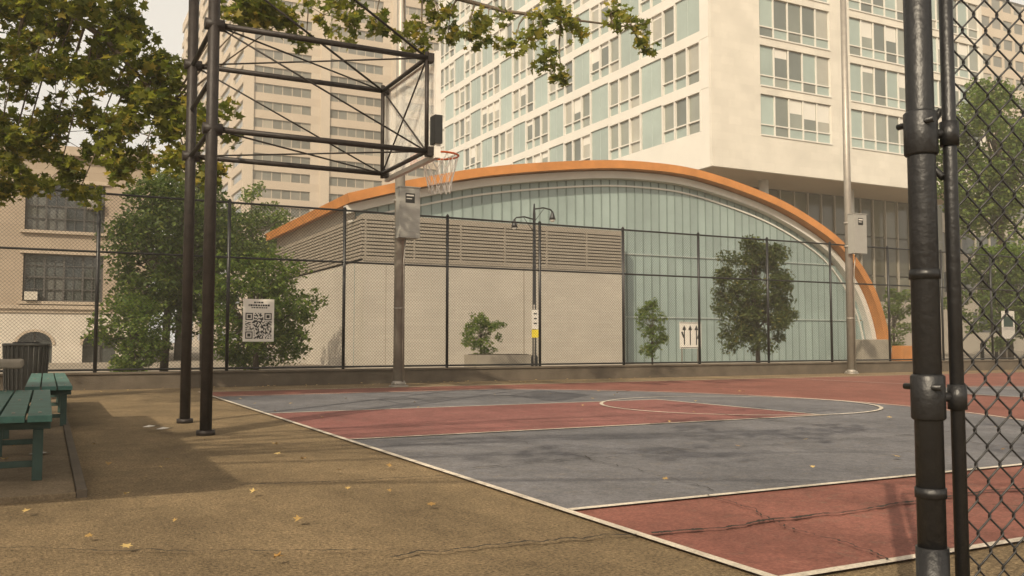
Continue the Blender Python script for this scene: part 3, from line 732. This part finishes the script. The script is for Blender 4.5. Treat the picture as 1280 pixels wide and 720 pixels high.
B.tube(limb1,[.16,.11,.07,.035,.012],'bark',10); B.tube(limb2,[.18,.13,.08,.045,.028,.01],'bark',10)
def interp(limb,t):
    t=t*(len(limb)-1); i=min(int(t),len(limb)-2); t-=i; return tuple(limb[i][a]*(1-t)+limb[i+1][a]*t for a in range(3))
def nearest(limb,p):
    best=min((interp(limb,t) for t in np.linspace(0.2,1,30)),key=lambda q:(q[0]-p[0])**2+(q[1]-p[1])**2+((q[2]-p[2])*.6)**2); return best
allc=[]
for cl,limb in ((near,limb1),(mid_,limb2)):
    for (x,y,z,r) in cl:
        q=nearest(limb,(x,y,z)); B.tube([q,((q[0]+x)/2,(q[1]+y)/2+.05,(q[2]+z)/2+.06),(x,y,z)],[.02,.012,.006],'bark',5,False)
        n_=max(3,int(10*r/.4)) if cl is near else max(2,int(7*r/.3))
        for _ in range(n_):
            e=(x+random.gauss(0,r*.62),y+random.gauss(0,r*.62),z+random.gauss(-.05,r*.5))
            B.tube([(x,y,z),e],[.006,.003],'bark',4,False); allc.append((*e,random.uniform(.12,.24) if cl is near else random.uniform(.09,.18),1 if cl is near else .55))
up=[]
for _ in range(75):
    x=random.uniform(-9,4.5); y=random.uniform(7,18); z=random.uniform(6.9,11)
    if z<7.4+ max(0,(x-0))*.1: z+=.6
    up.append((x,y,z,random.uniform(.5,.95)))
for (x,y,z,r) in up:
    q=(tx+.1,ty+.1,min(z-.5,8)) ; B.tube([q,((q[0]+x)/2,(q[1]+y)/2,(q[2]+z)/2+.3),(x,y,z)],[.05,.035,.01],'bark',5,False)
B.leaves([c_[:3] for c_ in allc],[c_[3]*1.15 for c_ in allc],[int((13+150*(c_[3]))*c_[4]) for c_ in allc],.12,MAPLE,'leaf_s')
B.leaves([c_[:3] for c_ in up],[c_[3] for c_ in up],[int(130*c_[3]**2) for c_ in up],.2,OVAL,'leaf_s')
B.obj('sycamore_tree')
# added sycamore beside the canopy, unseen: put in to dapple the near court
random.seed(31); np.random.seed(31)
B=MB(); tx,ty=-7.2,2.0
B.tube([(tx,ty,-.1),(tx,ty,.5),(tx+.1,ty,4),(tx,ty,8),(tx,ty,12)],[.5,.36,.3,.18,.05],'bark',12)
up=[]
for _ in range(18):
    x=random.gauss(-2.2,2.2); y=random.gauss(-.3,1.5); z=random.uniform(6.4,9.0); up.append((x,y,z,random.uniform(.28,.55)))
    q=(tx,ty,min(z-1,8)); B.tube([q,((q[0]+x)/2,(q[1]+y)/2,(q[2]+z)/2+.3),(x,y,z)],[.04,.025,.01],'bark',5,False)
B.leaves([c_[:3] for c_ in up],[c_[3] for c_ in up],[int(120*c_[3]**2) for c_ in up],.2,OVAL,'leaf_s')
B.obj('sycamore_tree')

# ---------------------------------------------------------------- warm summer haze (real scattering volume)
hz=MB(); M['haze']=bpy.data.materials.new('haze'); M['haze'].use_nodes=True; nt=M['haze'].node_tree; nt.nodes.clear()
o_=nt.nodes.new('ShaderNodeOutputMaterial'); vs=nt.nodes.new('ShaderNodeVolumeScatter'); vs.inputs['Density'].default_value=.002; vs.inputs['Color'].default_value=(1,.92,.77,1); vs.inputs['Anisotropy'].default_value=.1
nt.links.new(vs.outputs[0],o_.inputs['Volume'])
hz.box(-160,320,-40,330,-1,75,'haze'); hz.obj('haze')

# ---------------------------------------------------------------- light, world, camera
EL=R(35); sd=Vector((-.75*math.cos(EL),-.66*math.cos(EL),math.sin(EL))).normalized()
sl=bpy.data.lights.new('sun','SUN'); sl.energy=5; sl.angle=R(.5); sl.color=(1,.84,.60)
so=bpy.data.objects.new('sun',sl); so.rotation_euler=sd.to_track_quat('Z','Y').to_euler(); scene.collection.objects.link(so)
wd=bpy.data.worlds.new('World'); scene.world=wd; wd.use_nodes=True; nt=wd.node_tree
sk=nt.nodes.new('ShaderNodeTexSky'); sk.sky_type='NISHITA'; sk.sun_disc=False; sk.sun_elevation=EL; sk.sun_rotation=math.atan2(sd.x,sd.y)
sk.dust_density=7; sk.air_density=1.0; sk.ozone_density=.5
hs=nt.nodes.new('ShaderNodeHueSaturation'); hs.inputs['Saturation'].default_value=.4; nt.links.new(sk.outputs[0],hs.inputs['Color'])
mxw=nt.nodes.new('ShaderNodeMix'); mxw.data_type='RGBA'; mxw.blend_type='MULTIPLY'; mxw.inputs[0].default_value=1; mxw.inputs[7].default_value=(1.15,1.03,.88,1); nt.links.new(hs.outputs[0],mxw.inputs[6])
# bright hazy band towards the horizon
tcw=nt.nodes.new('ShaderNodeTexCoord'); spw=nt.nodes.new('ShaderNodeSeparateXYZ'); nt.links.new(tcw.outputs['Generated'],spw.inputs[0])
mrw=nt.nodes.new('ShaderNodeMapRange'); mrw.inputs['From Min'].default_value=.3; mrw.inputs['From Max'].default_value=.8; mrw.inputs['To Min'].default_value=.9; mrw.inputs['To Max'].default_value=0; nt.links.new(spw.outputs[2],mrw.inputs['Value'])
mh=nt.nodes.new('ShaderNodeMix'); mh.data_type='RGBA'; nt.links.new(mrw.outputs['Result'],mh.inputs[0]); nt.links.new(mxw.outputs[2],mh.inputs[6]); mh.inputs[7].default_value=(7.2,6.7,5.8,1)
bg=nt.nodes['Background']; bg.inputs['Strength'].default_value=.15; nt.links.new(mh.outputs[2],bg.inputs['Color'])
cam=bpy.data.cameras.new('camera'); cam.sensor_width=36; cam.lens=36*1120/1280; cam.clip_end=3000; cam.clip_start=.05
co=bpy.data.objects.new('camera',cam); co.location=(0,0,.913); co.rotation_euler=(R(90+3.474),0,R(-27.42)); scene.collection.objects.link(co); scene.camera=co
scene.view_settings.view_transform='Standard'; scene.view_settings.look='None'; scene.view_settings.exposure=0
